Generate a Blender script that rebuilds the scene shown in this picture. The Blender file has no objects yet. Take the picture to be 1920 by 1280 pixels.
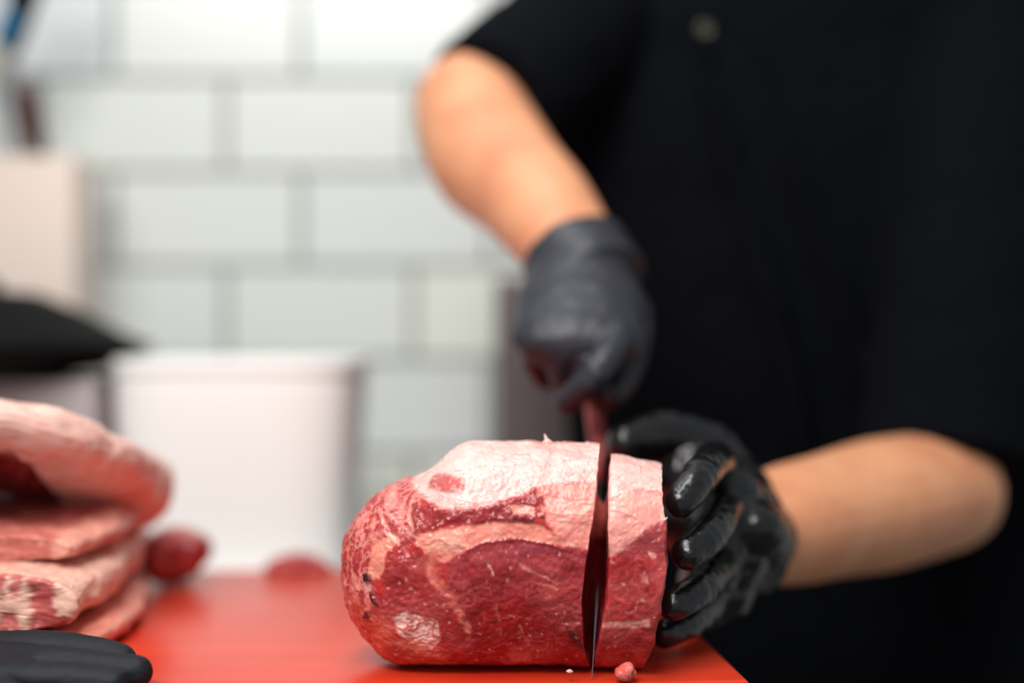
import bpy, math, random
import numpy as np
from mathutils import Vector, Matrix

random.seed(7)
SC = bpy.context.scene
COL = SC.collection

# ------------------------------------------------------------------ camera, world, lights, exposure
CZ = 1.113          # lens height above the floor
BZ = 0.930          # top of the red board
FPX = 50 / 36 * 1920


def P(px, py, d):
    """point at distance d (m) from the lens plane, seen in direction px,py"""
    return Vector(((px - 960) * d / FPX, d, CZ - (py - 640) * d / FPX))


cam = bpy.data.cameras.new('camera')
cam.lens = 50
cam.sensor_width = 36
cam.clip_start = 0.05
cam.dof.use_dof = True
cam.dof.focus_distance = 0.772
cam.dof.aperture_fstop = 1.4
camo = bpy.data.objects.new('camera', cam)
camo.location = (0, 0, CZ)
camo.rotation_euler = (math.radians(90), 0, 0)
COL.objects.link(camo)
SC.camera = camo

W = bpy.data.worlds.new('world')
SC.world = W
W.use_nodes = True
W.node_tree.nodes['Background'].inputs[0].default_value = (0.93, 0.96, 1.0, 1)
W.node_tree.nodes['Background'].inputs[1].default_value = 0.52


def area(name, loc, target, sx, sy, power, col):
    l = bpy.data.lights.new(name, 'AREA')
    l.shape = 'RECTANGLE'
    l.size = sx
    l.size_y = sy
    l.energy = power
    l.color = col
    o = bpy.data.objects.new(name, l)
    o.location = loc
    o.rotation_euler = (Vector(target) - Vector(loc)).to_track_quat('-Z', 'Y').to_euler()
    COL.objects.link(o)
    return o


area('ceiling_lamp_front', (-0.45, -0.25, 2.15), (0, 0.85, 0.95), 1.0, 0.5, 40, (1.0, 0.97, 0.93))
area('ceiling_lamp_middle', (-0.10, 0.50, 2.40), (0.0, 0.75, 0.93), 0.35, 0.8, 15, (1.0, 0.98, 0.96))
area('added_wall_fill', (-0.20, 1.05, 1.95), (0.0, 1.65, 0.95), 0.35, 0.15, 1.6, (0.80, 0.88, 1.0))  # unseen cool fill light, added to brighten the lower tiled wall

SC.view_settings.view_transform = 'Standard'
SC.view_settings.look = 'None'
SC.view_settings.gamma = 1
SC.view_settings.use_curve_mapping = False
SC.view_settings.exposure = -0.62
try:
    SC.cycles.use_denoising = True
    SC.cycles.denoiser = 'OPENIMAGEDENOISE'
except Exception:
    pass
SC.cycles.sample_clamp_indirect = 4


# ------------------------------------------------------------------ helpers
def lin(c):
    c = np.asarray(c, float) / 255.0
    return np.where(c <= 0.04045, c / 12.92, ((c + 0.055) / 1.055) ** 2.4)


def rgba(c):
    return tuple(float(v) for v in lin(c)) + (1.0,)


_rng = np.random.RandomState(3)
_T = _rng.rand(32, 32, 32)


def vnoise(p):
    i = np.floor(p).astype(int)
    f = p - i
    f = f * f * f * (f * (f * 6 - 15) + 10)
    r = 0
    for a in (0, 1):
        for b in (0, 1):
            for c in (0, 1):
                w = (f[:, 0] if a else 1 - f[:, 0]) * (f[:, 1] if b else 1 - f[:, 1]) * (f[:, 2] if c else 1 - f[:, 2])
                r = r + w * _T[(i[:, 0] + a) & 31, (i[:, 1] + b) & 31, (i[:, 2] + c) & 31]
    return r * 2 - 1


ROT = np.array(Matrix.Rotation(0.7, 3, Vector((1, .6, .3)).normalized()))


def fbm(p, scale, octv=4, off=0.0, gain=0.5):
    s = 0
    a = 1
    q = (np.asarray(p, float) @ ROT) * scale + off
    n = 0
    for k in range(octv):
        s = s + a * vnoise(q + 7.13 * k)
        n += a
        q = q * 2.03
        a *= gain
    return s / n


def sstep(a, b, x):
    t = np.clip((x - a) / (b - a), 0, 1)
    return t * t * (3 - 2 * t)


def mesh_obj(name, verts, faces, mat=None, parent=None, cols=None, smooth=True):
    me = bpy.data.meshes.new(name)
    me.from_pydata([tuple(v) for v in verts], [], [tuple(f) for f in faces])
    if smooth:
        me.polygons.foreach_set('use_smooth', [True] * len(me.polygons))
    if cols is not None:
        at = me.color_attributes.new('tint', 'FLOAT_COLOR', 'POINT')
        at.data.foreach_set('color', np.c_[cols, np.ones(len(cols))].astype(np.float32).ravel())
    me.update()
    if mat:
        me.materials.append(mat)
    o = bpy.data.objects.new(name, me)
    COL.objects.link(o)
    if parent is not None:
        o.parent = parent
        o.matrix_parent_inverse = Matrix.Translation(-Vector(parent.location))
    return o


def tag(o, label=None, cat=None, group=None, kind=None):
    if label: o['label'] = label
    if cat: o['category'] = cat
    if group: o['group'] = group
    if kind: o['kind'] = kind
    return o


def thing(name, loc, label, cat, group=None):
    o = bpy.data.objects.new(name, None)
    o.empty_display_size = 0.05
    o.location = loc
    COL.objects.link(o)
    return tag(o, label, cat, group)


class MB:
    def __init__(s):
        s.v = []
        s.f = []

    def add(s, verts, faces):
        n = len(s.v)
        s.v += [Vector(v) for v in verts]
        s.f += [tuple(i + n for i in f) for f in faces]

    def box(s, c, size, rz=0.0, taper=1.0):
        R = Matrix.Rotation(rz, 3, 'Z')
        vs = []
        for dz in (-1, 1):
            k = taper if dz < 0 else 1
            for dx, dy in ((-1, -1), (1, -1), (1, 1), (-1, 1)):
                vs.append(Vector(c) + R @ Vector((dx * size[0] / 2 * k, dy * size[1] / 2 * k, dz * size[2] / 2)))
        s.add(vs, [(0, 3, 2, 1), (4, 5, 6, 7), (0, 1, 5, 4), (1, 2, 6, 5), (2, 3, 7, 6), (3, 0, 4, 7)])

    def lathe(s, c, prof, n=48, axis=None):
        """prof = list of (r,z) ; closed ends if r==0"""
        vs, fs = [], []
        R = axis.to_track_quat('Z', 'Y').to_matrix() if axis is not None else Matrix.Identity(3)
        for r, z in prof:
            for k in range(n):
                a = 2 * math.pi * k / n
                vs.append(Vector(c) + R @ Vector((r * math.cos(a), r * math.sin(a), z)))
        for i in range(len(prof) - 1):
            for k in range(n):
                a, b = i * n + k, i * n + (k + 1) % n
                fs.append((a, b, b + n, a + n))
        s.add(vs, fs)

    def tube(s, pts, rad, up=(0, 0, 1), n=20, res=6, flat=(False, False), exp=2.0):
        """smooth tube through pts; rad = [(side, thick)] or [r]; rounded or flat ends"""
        pts = [Vector(p) for p in pts]
        rad = [(r, r) if not isinstance(r, (tuple, list)) else tuple(r) for r in rad]
        up = Vector(up)
        C, Rr = [], []
        m = len(pts)
        for i in range(m - 1):
            p0 = pts[max(i - 1, 0)]; p1 = pts[i]; p2 = pts[i + 1]; p3 = pts[min(i + 2, m - 1)]
            for k in range(res + (1 if i == m - 2 else 0)):
                t = k / res
                C.append(0.5 * ((2 * p1) + (p2 - p0) * t + (2 * p0 - 5 * p1 + 4 * p2 - p3) * t * t + (3 * p1 - p0 - 3 * p2 + p3) * t ** 3))
                q = t * t * (3 - 2 * t)
                Rr.append((rad[i][0] * (1 - q) + rad[i + 1][0] * q, rad[i][1] * (1 - q) + rad[i + 1][1] * q))
        fr = []
        for i in range(len(C)):
            T = (C[min(i + 1, len(C) - 1)] - C[max(i - 1, 0)]).normalized()
            S = up.cross(T)
            if S.length < 1e-4: S = Vector((1, 0, 0)).cross(T)
            S.normalize()
            N = T.cross(S).normalized()
            fr.append((T, S, N))
        rings = []
        if not flat[0]:
            T, S, N = fr[0]
            r = min(Rr[0])
            for a in (80, 60, 40, 20):
                ca, sa = math.cos(math.radians(a)), math.sin(math.radians(a))
                rings.append((C[0] - T * r * sa, Rr[0][0] * ca, Rr[0][1] * ca, S, N))
        for i in range(len(C)):
            rings.append((C[i], Rr[i][0], Rr[i][1], fr[i][1], fr[i][2]))
        if not flat[1]:
            T, S, N = fr[-1]
            r = min(Rr[-1])
            for a in (20, 40, 60, 80):
                ca, sa = math.cos(math.radians(a)), math.sin(math.radians(a))
                rings.append((C[-1] + T * r * sa, Rr[-1][0] * ca, Rr[-1][1] * ca, S, N))
        vs, fs = [], []
        for c, a, b, S, N in rings:
            for k in range(n):
                th = 2 * math.pi * k / n
                ct, st = math.cos(th), math.sin(th)
                e = 2.0 / exp
                vs.append(c + S * a * math.copysign(abs(ct) ** e, ct) + N * b * math.copysign(abs(st) ** e, st))
        for i in range(len(rings) - 1):
            for k in range(n):
                a, b = i * n + k, i * n + (k + 1) % n
                fs.append((a, b, b + n, a + n))
        fs.append(tuple(reversed(range(n))))
        fs.append(tuple(range((len(rings) - 1) * n, len(rings) * n)))
        s.add(vs, fs)

    def ball(s, c, r, n=16):
        rx, ry, rz = r if isinstance(r, (tuple, list)) else (r, r, r)
        vs, fs = [], []
        m = n // 2
        for i in range(1, m):
            a = math.pi * i / m
            for k in range(n):
                b = 2 * math.pi * k / n
                vs.append(Vector(c) + Vector((rx * math.sin(a) * math.cos(b), ry * math.sin(a) * math.sin(b), -rz * math.cos(a))))
        for i in range(m - 2):
            for k in range(n):
                a, b = i * n + k, i * n + (k + 1) % n
                fs.append((a, b, b + n, a + n))
        fs.append(tuple(reversed(range(n))))
        fs.append(tuple(range((m - 2) * n, (m - 1) * n)))
        s.add(vs, fs)

    def build(s, name, mat, parent=None, smooth=True, bevel=0, segs=3):
        o = mesh_obj(name, s.v, s.f, mat, parent, smooth=smooth)
        if bevel:
            b = o.modifiers.new('bevel', 'BEVEL')
            b.width = bevel
            b.segments = segs
            b.limit_method = 'ANGLE'
            b.harden_normals = False
        return o


def remesh(o, voxel, smooth=4, factor=0.5):
    r = o.modifiers.new('remesh', 'REMESH')
    r.mode = 'VOXEL'
    r.voxel_size = voxel
    r.use_smooth_shade = True
    if smooth:
        m = o.modifiers.new('smooth', 'SMOOTH')
        m.iterations = smooth
        m.factor = factor
    return o


def wrinkle(o, name, size, strength, kind='CLOUDS', depth=2):
    t = bpy.data.textures.new(name, kind)
    if kind == 'CLOUDS':
        t.noise_scale = size
        t.noise_depth = depth
    d = o.modifiers.new('wrinkle', 'DISPLACE')
    d.texture = t
    d.texture_coords = 'GLOBAL'
    d.strength = strength
    d.mid_level = 0.5
    return o


# ------------------------------------------------------------------ materials
def mat(name, color, rough=0.5, metal=0.0, spec=0.5, coat=0.0, sss=0.0, sssr=(1, .3, .2), sscale=0.004,
        bump=(), attr=False, vary=None, coat_rough=0.1, sheen=0.0):
    """bump = list of (noise scale xyz, detail, strength, distance)"""
    m = bpy.data.materials.new(name)
    m.use_nodes = True
    nt = m.node_tree
    N, L = nt.nodes, nt.links
    b = N['Principled BSDF']
    b.inputs['Base Color'].default_value = rgba(color)
    b.inputs['Roughness'].default_value = rough
    b.inputs['Metallic'].default_value = metal
    b.inputs['Specular IOR Level'].default_value = spec
    b.inputs['Coat Weight'].default_value = coat
    b.inputs['Coat Roughness'].default_value = coat_rough
    b.inputs['Sheen Weight'].default_value = sheen
    if sss:
        b.inputs['Subsurface Weight'].default_value = sss
        b.inputs['Subsurface Radius'].default_value = sssr
        b.inputs['Subsurface Scale'].default_value = sscale
    tc = N.new('ShaderNodeTexCoord')
    src = None
    if attr:
        a = N.new('ShaderNodeAttribute')
        a.attribute_name = 'tint'
        src = a.outputs['Color']
    if vary:
        sc, det, col2, lo, hi = vary
        mp = N.new('ShaderNodeMapping')
        mp.inputs['Scale'].default_value = sc
        L.new(tc.outputs['Object'], mp.inputs[0])
        nz = N.new('ShaderNodeTexNoise')
        nz.inputs['Scale'].default_value = 1
        nz.inputs['Detail'].default_value = det
        L.new(mp.outputs[0], nz.inputs['Vector'])
        mr = N.new('ShaderNodeMapRange')
        mr.inputs[1].default_value = lo
        mr.inputs[2].default_value = hi
        L.new(nz.outputs[0], mr.inputs[0])
        mx = N.new('ShaderNodeMix')
        mx.data_type = 'RGBA'
        L.new(mr.outputs[0], mx.inputs[0])
        mx.inputs[6].default_value = rgba(color)
        if src is not None: L.new(src, mx.inputs[6])
        mx.inputs[7].default_value = rgba(col2)
        src = mx.outputs[2]
    if src is not None:
        L.new(src, b.inputs['Base Color'])
    prev = None
    for sc, det, st, dist in bump:
        mp = N.new('ShaderNodeMapping')
        mp.inputs['Scale'].default_value = sc
        L.new(tc.outputs['Object'], mp.inputs[0])
        nz = N.new('ShaderNodeTexNoise')
        nz.inputs['Scale'].default_value = 1
        nz.inputs['Detail'].default_value = det
        L.new(mp.outputs[0], nz.inputs['Vector'])
        bp = N.new('ShaderNodeBump')
        bp.inputs['Strength'].default_value = st
        bp.inputs['Distance'].default_value = dist
        L.new(nz.outputs[0], bp.inputs['Height'])
        if prev: L.new(prev, bp.inputs['Normal'])
        prev = bp.outputs[0]
    if prev: L.new(prev, b.inputs['Normal'])
    return m


M_meat = mat('raw_beef', (160, 40, 45), 0.38, spec=0.45, coat=0.2, coat_rough=0.14, sss=0.3, sssr=(1, .25, .18), sscale=0.003,
             attr=True, bump=[((260, 260, 420), 3, 0.28, 0.0012), ((1400, 1400, 1700), 2, 0.35, 0.0003)])
M_red = mat('red_polyethylene', (212, 62, 34), 0.30, spec=0.5, vary=((14, 30, 30), 5, (200, 50, 26), .35, .7),
            bump=[((30, 400, 200), 5, 0.25, 0.0006), ((900, 900, 900), 2, 0.1, 0.0002)])
M_skin = mat('skin', (222, 158, 118), 0.5, spec=0.35, sss=0.18, sssr=(1, .35, .2), sscale=0.006,
             vary=((22, 22, 22), 3, (205, 134, 98), .4, .75), bump=[((500, 500, 500), 3, 0.12, 0.0004)])
M_glove = mat('black_nitrile', (40, 42, 50), 0.46, spec=0.5, bump=[((130, 130, 240), 3, 0.5, 0.0016), ((900, 900, 900), 2, 0.12, 0.0003)])
M_glove_wet = mat('wet_black_nitrile', (9, 10, 13), 0.27, spec=0.5, coat=0.3, coat_rough=0.12,
                  bump=[((150, 150, 260), 3, 0.55, 0.0016), ((700, 700, 700), 2, 0.15, 0.0004)])
M_glove_dry = mat('matt_black_glove', (20, 23, 30), 0.62, spec=0.3, bump=[((60, 260, 260), 4, 0.55, 0.0015), ((1500, 1500, 1500), 2, 0.15, 0.0002)])
M_shirt = mat('black_cotton', (6, 8, 13), 0.92, spec=0.08, bump=[((14, 14, 7), 4, 0.5, 0.01)])
M_trouser = mat('black_trouser_cloth', (5, 6, 9), 0.95, spec=0.05)
M_shoe = mat('black_shoe_leather', (10, 10, 11), 0.4)
M_hair = mat('dark_hair', (28, 18, 14), 0.55, bump=[((300, 300, 30), 3, 0.6, 0.002)])
M_steel = mat('brushed_steel', (190, 192, 195), 0.3, metal=1.0, bump=[((20, 600, 600), 3, 0.08, 0.0003)])
M_blade = mat('blade_steel', (84, 80, 86), 0.25, metal=1.0)
M_handle = mat('red_brown_handle', (165, 62, 62), 0.4)
M_white = mat('white_plastic', (251, 252, 248), 0.4, spec=0.5, sss=0.1, sssr=(1, 1, 1), sscale=0.004)
M_cream = mat('cream_plastic', (226, 208, 196), 0.5)
M_grey = mat('grey_plastic', (176, 168, 168), 0.5)
M_taupe = mat('taupe_enamel', (96, 84, 84), 0.45)
M_blackpl = mat('black_plastic', (6, 7, 7), 0.7, spec=0.12)
M_blue = mat('blue_plastic', (24, 112, 160), 0.4)
M_maroon = mat('maroon_handle', (74, 34, 36), 0.5)
M_bone = mat('ivory_handle', (196, 194, 178), 0.5)
M_worktop = mat('pale_worktop', (205, 205, 205), 0.35, vary=((8, 8, 8), 4, (190, 190, 192), .4, .7))
M_floor = mat('floor_tile', (96, 92, 88), 0.5, vary=((3, 3, 3), 4, (80, 78, 74), .4, .7))
M_olive = mat('olive_button', (46, 48, 30), 0.35)


def wall_material():
    m = bpy.data.materials.new('glazed_tile')
    m.use_nodes = True
    N, L = m.node_tree.nodes, m.node_tree.links
    b = N['Principled BSDF']
    tc = N.new('ShaderNodeTexCoord')
    sep = N.new('ShaderNodeSeparateXYZ')
    L.new(tc.outputs['Object'], sep.inputs[0])
    cmb = N.new('ShaderNodeCombineXYZ')
    L.new(sep.outputs[0], cmb.inputs[0])
    L.new(sep.outputs[2], cmb.inputs[1])
    br = N.new('ShaderNodeTexBrick')
    br.offset = 0.4
    br.offset_frequency = 2
    br.squash = 1.0
    br.inputs['Scale'].default_value = 1.0
    br.inputs['Brick Width'].default_value = TW
    br.inputs['Row Height'].default_value = TH
    br.inputs['Mortar Size'].default_value = 0.0042
    br.inputs['Mortar Smooth'].default_value = 0.15
    br.inputs['Color1'].default_value = rgba((224, 229, 219))
    br.inputs['Color2'].default_value = rgba((215, 220, 220))
    br.inputs['Mortar'].default_value = rgba((132, 136, 132))
    L.new(cmb.outputs[0], br.inputs['Vector'])
    L.new(br.outputs['Color'], b.inputs['Base Color'])
    mr = N.new('ShaderNodeMapRange')
    mr.inputs[3].default_value = 0.22
    mr.inputs[4].default_value = 0.85
    L.new(br.outputs['Fac'], mr.inputs[0])
    L.new(mr.outputs[0], b.inputs['Roughness'])
    bp = N.new('ShaderNodeBump')
    bp.invert = True
    bp.inputs['Distance'].default_value = 0.002
    bp.inputs['Strength'].default_value = 0.6
    L.new(br.outputs['Fac'], bp.inputs['Height'])
    L.new(bp.outputs[0], b.inputs['Normal'])
    return m


# ------------------------------------------------------------------ room
WD = 1.65
K = WD / FPX
TW, TH = 352 * K, 176 * K
# object origin sits on a tile corner: vertical joint at px 212 (lower row), horizontal joint at py 322
org = P(212 - 352 * 20, 322 + 176 * 22, WD)
mb = MB()
mb.box((-0.2, WD + 0.03, 1.35), (3.6, 0.06, 2.7))
M_wall = wall_material()
wl = MB()
wl.add([Vector(v) - org for v in mb.v], mb.f)
w = wl.build('wall_back', M_wall, smooth=False)
w.location = org
tag(w, kind='structure')
mb = MB()
mb.box((-0.2, 0.38, -0.03), (3.6, 2.6, 0.06))
tag(mb.build('floor', M_floor, smooth=False), kind='structure')

# ------------------------------------------------------------------ table and board
YAW = math.radians(5.3)
RC = P(1408, 1276, 0.7685)          # near right corner of the board
ex = Vector((math.cos(YAW), math.sin(YAW), 0))
ey = Vector((-math.sin(YAW), math.cos(YAW), 0))
BW, BD, BT = 0.62, 0.405, 0.030
bc = Vector((RC.x, RC.y, 0)) - ex * BW / 2 + ey * BD / 2
mb = MB()
mb.box((bc.x, bc.y, BZ - BT / 2), (BW, BD, BT), YAW)
tag(mb.build('cutting_board', M_red, bevel=0.0035), 'large red plastic cutting board with knife-scratched top under the beef', 'cutting board')

tb = thing('steel_table', (bc.x, bc.y, 0), 'steel work table carrying the red cutting board', 'table')
mb = MB()
mb.box((bc.x, bc.y, BZ - BT - 0.0175), (BW - 0.01, BD - 0.01, 0.035), YAW)
mb.build('table_top', M_steel, tb, bevel=0.003)
for sx in (-1, 1):
    for sy in (-1, 1):
        q = bc + ex * sx * (BW / 2 - 0.04) + ey * sy * (BD / 2 - 0.04)
        mb = MB()
        mb.tube([(q.x, q.y, 0.0), (q.x, q.y, BZ - BT - 0.035)], [0.016, 0.016], up=(0, 1, 0), flat=(True, True), res=1)
        mb.build('leg', M_steel, tb)

# counter against the wall
ct = thing('back_counter', (-0.62, 1.45, 0), 'pale counter along the tiled wall behind the cutting board', 'counter')
CTZ = 0.905
mb = MB()
mb.box((-0.715, 1.4375, CTZ - 0.015), (1.37, 0.42, 0.03))
mb.build('worktop', M_worktop, ct, bevel=0.002)
mb = MB()
mb.box((-0.72, 1.4425, (CTZ - 0.03) / 2), (1.34, 0.40, CTZ - 0.03))
mb.build('cabinet_body', M_white, ct, bevel=0.002)


# ------------------------------------------------------------------ background objects
def open_box(name, c, size, wall, m, taper=0.94, parent=None, bevel=0.006):
    """open-topped tapered container; c = centre of base"""
    mb = MB()
    sx, sy, sz = size
    def ring(s, z, k):
        return [Vector((c[0] + dx * (sx / 2 * k - s), c[1] + dy * (sy / 2 * k - s), c[2] + z)) for dx, dy in ((-1, -1), (1, -1), (1, 1), (-1, 1))]
    R = ring(0, 0, taper) + ring(0, sz, 1) + ring(wall, sz, 1) + ring(wall, wall, taper)
    F = [(3, 2, 1, 0)]
    for a in (0, 4, 8):
        for k in range(4):
            F.append((a + k, a + (k + 1) % 4, a + 4 + (k + 1) % 4, a + 4 + k))
    F.append((12, 13, 14, 15))
    mb.add(R, F)
    return mb.build(name, m, parent, bevel=bevel, segs=4)


# white tub: front face px 330..600, base just behind the board
b0 = P(200, 1090, 1.30); b1 = P(678, 1090, 1.30)
tubw = b1.x - b0.x
tub = thing('plastic_tub', ((b0.x + b1.x) / 2, 1.335, CTZ), 'white plastic tub standing on the counter behind the red board', 'tub')
topz = P(0, 668, 1.26).z - 0.002
mb = MB()
tx, ty = tub.location.x, tub.location.y + .01
mb.tube([(tx, ty, CTZ + .0004), (tx, ty, CTZ + .01), (tx, ty, topz - .012)], [(tubw * .435, .078), (tubw * .45, .082), (tubw * .49, .088)], up=(0, 1, 0), n=96, flat=(True, True), exp=3.6)
mb.build('tub_body', M_white, tub, bevel=0.003)
mb = MB()
mb.tube([(tx, ty, topz - .012), (tx, ty, topz - .003), (tx, ty, topz)], [(tubw * .5, .091), (tubw * .5, .091), (tubw * .49, .088)], up=(0, 1, 0), n=96, flat=(True, True), exp=3.6)
mb.build('lid', M_white, tub, bevel=0.002)

# grey crate under the black bowl at far left
g1 = P(222, 800, 1.26)
gx0 = P(-260, 0, 1.26).x
gw = g1.x - gx0
gz = P(0, 660, 1.28).z - 0.0255
gr = open_box('grey_crate', ((g1.x + gx0) / 2 - 0.012, 1.26 + 0.075, CTZ), (gw - 0.02, 0.15, gz - CTZ), 0.004, M_grey, 0.97, None, 0.006)
tag(gr, 'dark grey crate at the left edge carrying the black bowl', 'crate')

# black shallow bowl seen edge-on
bwR = P(248, 660, 1.28)
rr = 0.165
mb = MB()
bz = bwR.z + 0.003
mb.lathe((bwR.x - rr, 1.338, bz), [(0.0, -0.028), (0.07, -0.028), (0.12, -0.020), (rr * 0.88, -0.008), (rr, 0.0), (rr, 0.003), (rr * 0.86, 0.012),
                                  (rr * .62, 0.034), (0.06, 0.052), (0.025, 0.055), (0.022, 0.065), (0.0, 0.066)], 64)
bw = mb.build('covered_dish', M_blackpl)
tag(bw, 'black shallow covered dish tapering to a thin rim, on the grey crate', 'dish')

# cream canister with tools at far left
cx0 = P(12, 0, 1.56); cx1 = P(140, 292, 1.50)
cn = thing('knife_holder', ((cx0.x + cx1.x) / 2, 1.54, CTZ), 'tall cream plastic holder by the wall with handles sticking out', 'knife holder')
open_box('holder_body', (cn.location.x, cn.location.y, CTZ), (cx1.x - cx0.x, 0.085, cx1.z - CTZ), 0.003, M_cream, 0.98, cn, 0.008)


def utensil(name, a, b, r, m, label, cat, collar=None, end=None):
    t = thing(name, (b.x, b.y, b.z), label, cat)
    mb = MB()
    mb.tube([a, a.lerp(b, .35), a.lerp(b, .7), b], [(r * .9, r * .7), (r * 1.1, r * .8), (r * .85, r * .7), (r * .55, r * .5)], up=(0, 1, 0))
    mb.build('handle', m, t)
    d = (b - a).normalized()
    e = end or b + d * 0.12
    mb = MB()
    mb.tube([b - d * 0.004, b + d * .05, e], [(r * .35, .0012), (r * .6, .001), (r * .3, .001)], up=(0, 1, 0), exp=3)
    mb.build('blade', M_steel, t)
    if collar:
        mb = MB()
        c = a + d * 0.012
        mb.tube([c, c + d * 0.02], [r * 1.25, r * 1.25], up=(0, 1, 0), flat=(True, True), res=2)
        mb.build('collar', collar, t)
    return t


utensil('kitchen_knife', P(44, 175, 1.50), P(76, 300, 1.525), 0.013, M_maroon, 'dark maroon knife handle leaning in the cream holder', 'knife')
utensil('sharpening_steel', P(-14, 40, 1.545), P(32, 312, 1.56), 0.017, M_bone, 'ivory tapered sharpening steel handle at the left edge', 'sharpening steel')
utensil('spatula', P(62, -90, 1.50), P(24, 90, 1.515), 0.016, M_blackpl, 'black spatula handle with blue collar in top left corner', 'spatula', None, P(26, 330, 1.525))
mb = MB()
# blue cap hooked at the far left
u = bpy.data.objects['spatula']
a = P(18, 36, 1.49); b = P(8, 70, 1.495)
mb.tube([a, b], [0.010, 0.010], up=(0, 1, 0))
mb.build('blue_collar', M_blue, u)['label'] = 'blue collar'

# taupe cabinet behind the fist
t0 = P(928, 520, 1.50)
tc_ = thing('storage_cabinet', (t0.x + 0.12, 1.57, 0), 'dark taupe metal cabinet against the tiled wall behind the gloved fist', 'cabinet')
mb = MB()
mb.box((t0.x + 0.12, 1.572, t0.z / 2), (0.24, 0.140, t0.z))
mb.build('cabinet_body', M_taupe, tc_, bevel=0.006)
mb = MB()
mb.box((t0.x + 0.12, 1.4985, t0.z / 2 + .03), (0.226, 0.006, t0.z - .09))
dr = mb.build('door', M_taupe, tc_, bevel=0.002)
mb = MB()
mb.tube([(t0.x + .2, 1.488, t0.z - .25), (t0.x + .2, 1.488, t0.z - .13)], [.005, .005])
mb.build('handle', M_steel, dr)


# ------------------------------------------------------------------ painted beef
class Paint:
    """albedo of meat in its own x,z plane; coordinates are those of a 1792x1280 drawing (X right, Y down)"""
    def __init__(s, pts, fx, fz, seed=0.0, warp=14.0):
        s.p = pts
        X, Y = fx, fz
        s.X = X + warp * fbm(pts, 90, 3, 3.1 + seed) + warp * .45 * fbm(pts, 420, 2, 9.1 + seed)
        s.Y = Y + warp * fbm(pts, 90, 3, 13.7 + seed) + warp * .45 * fbm(pts, 420, 2, 19.1 + seed)
        s.c = np.zeros((len(pts), 3))
        s.h = np.zeros(len(pts))

    def fill(s, col):
        s.c[:] = lin(col)

    def mask_poly(s, poly, soft):
        P_ = np.array(poly, float)
        n = len(P_)
        inside = np.zeros(len(s.X), bool)
        dist = np.full(len(s.X), 1e9)
        for i in range(n):
            x0, y0 = P_[i]; x1, y1 = P_[(i + 1) % n]
            cond = ((y0 > s.Y) != (y1 > s.Y))
            with np.errstate(divide='ignore', invalid='ignore'):
                xi = (x1 - x0) * (s.Y - y0) / (y1 - y0 + 1e-12) + x0
            inside ^= cond & (s.X < xi)
            dist = np.minimum(dist, s._seg(x0, y0, x1, y1))
        sd = np.where(inside, dist, -dist)
        return sstep(-soft, soft, sd)

    def _seg(s, x0, y0, x1, y1):
        dx, dy = x1 - x0, y1 - y0
        t = np.clip(((s.X - x0) * dx + (s.Y - y0) * dy) / (dx * dx + dy * dy + 1e-9), 0, 1)
        return np.hypot(s.X - x0 - t * dx, s.Y - y0 - t * dy)

    def mask_line(s, line, w, soft=None):
        d = np.full(len(s.X), 1e9)
        for (x0, y0), (x1, y1) in zip(line[:-1], line[1:]):
            d = np.minimum(d, s._seg(x0, y0, x1, y1))
        soft = soft or w * .6
        return 1 - sstep(w - soft, w + soft, d)

    def blend(s, m, col, h=0.0, op=1.0):
        m = m * op
        s.c = s.c * (1 - m[:, None]) + lin(col) * m[:, None]
        s.h = s.h * (1 - m) + h * m

    def poly(s, poly, col, soft=8, h=0.0, op=1.0):
        s.blend(s.mask_poly(poly, soft), col, h, op)

    def line(s, line, w, col, h=0.0, op=1.0):
        wob = .7 + .5 * fbm(s.p, 110, 2, 7.7)
        s.blend(s.mask_line(line, w * 1.15, w * .9) * np.clip(wob * 1.5, 0, 1) * sstep(-.6, -.1, fbm(s.p, 200, 3, 3.3)), col, h, op)


def ridge(p, scale, off, st=(1, 1, 1)):
    n = fbm(np.asarray(p) * np.array(st), scale, 3, off)
    return 1 - np.abs(n) * 2


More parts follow.
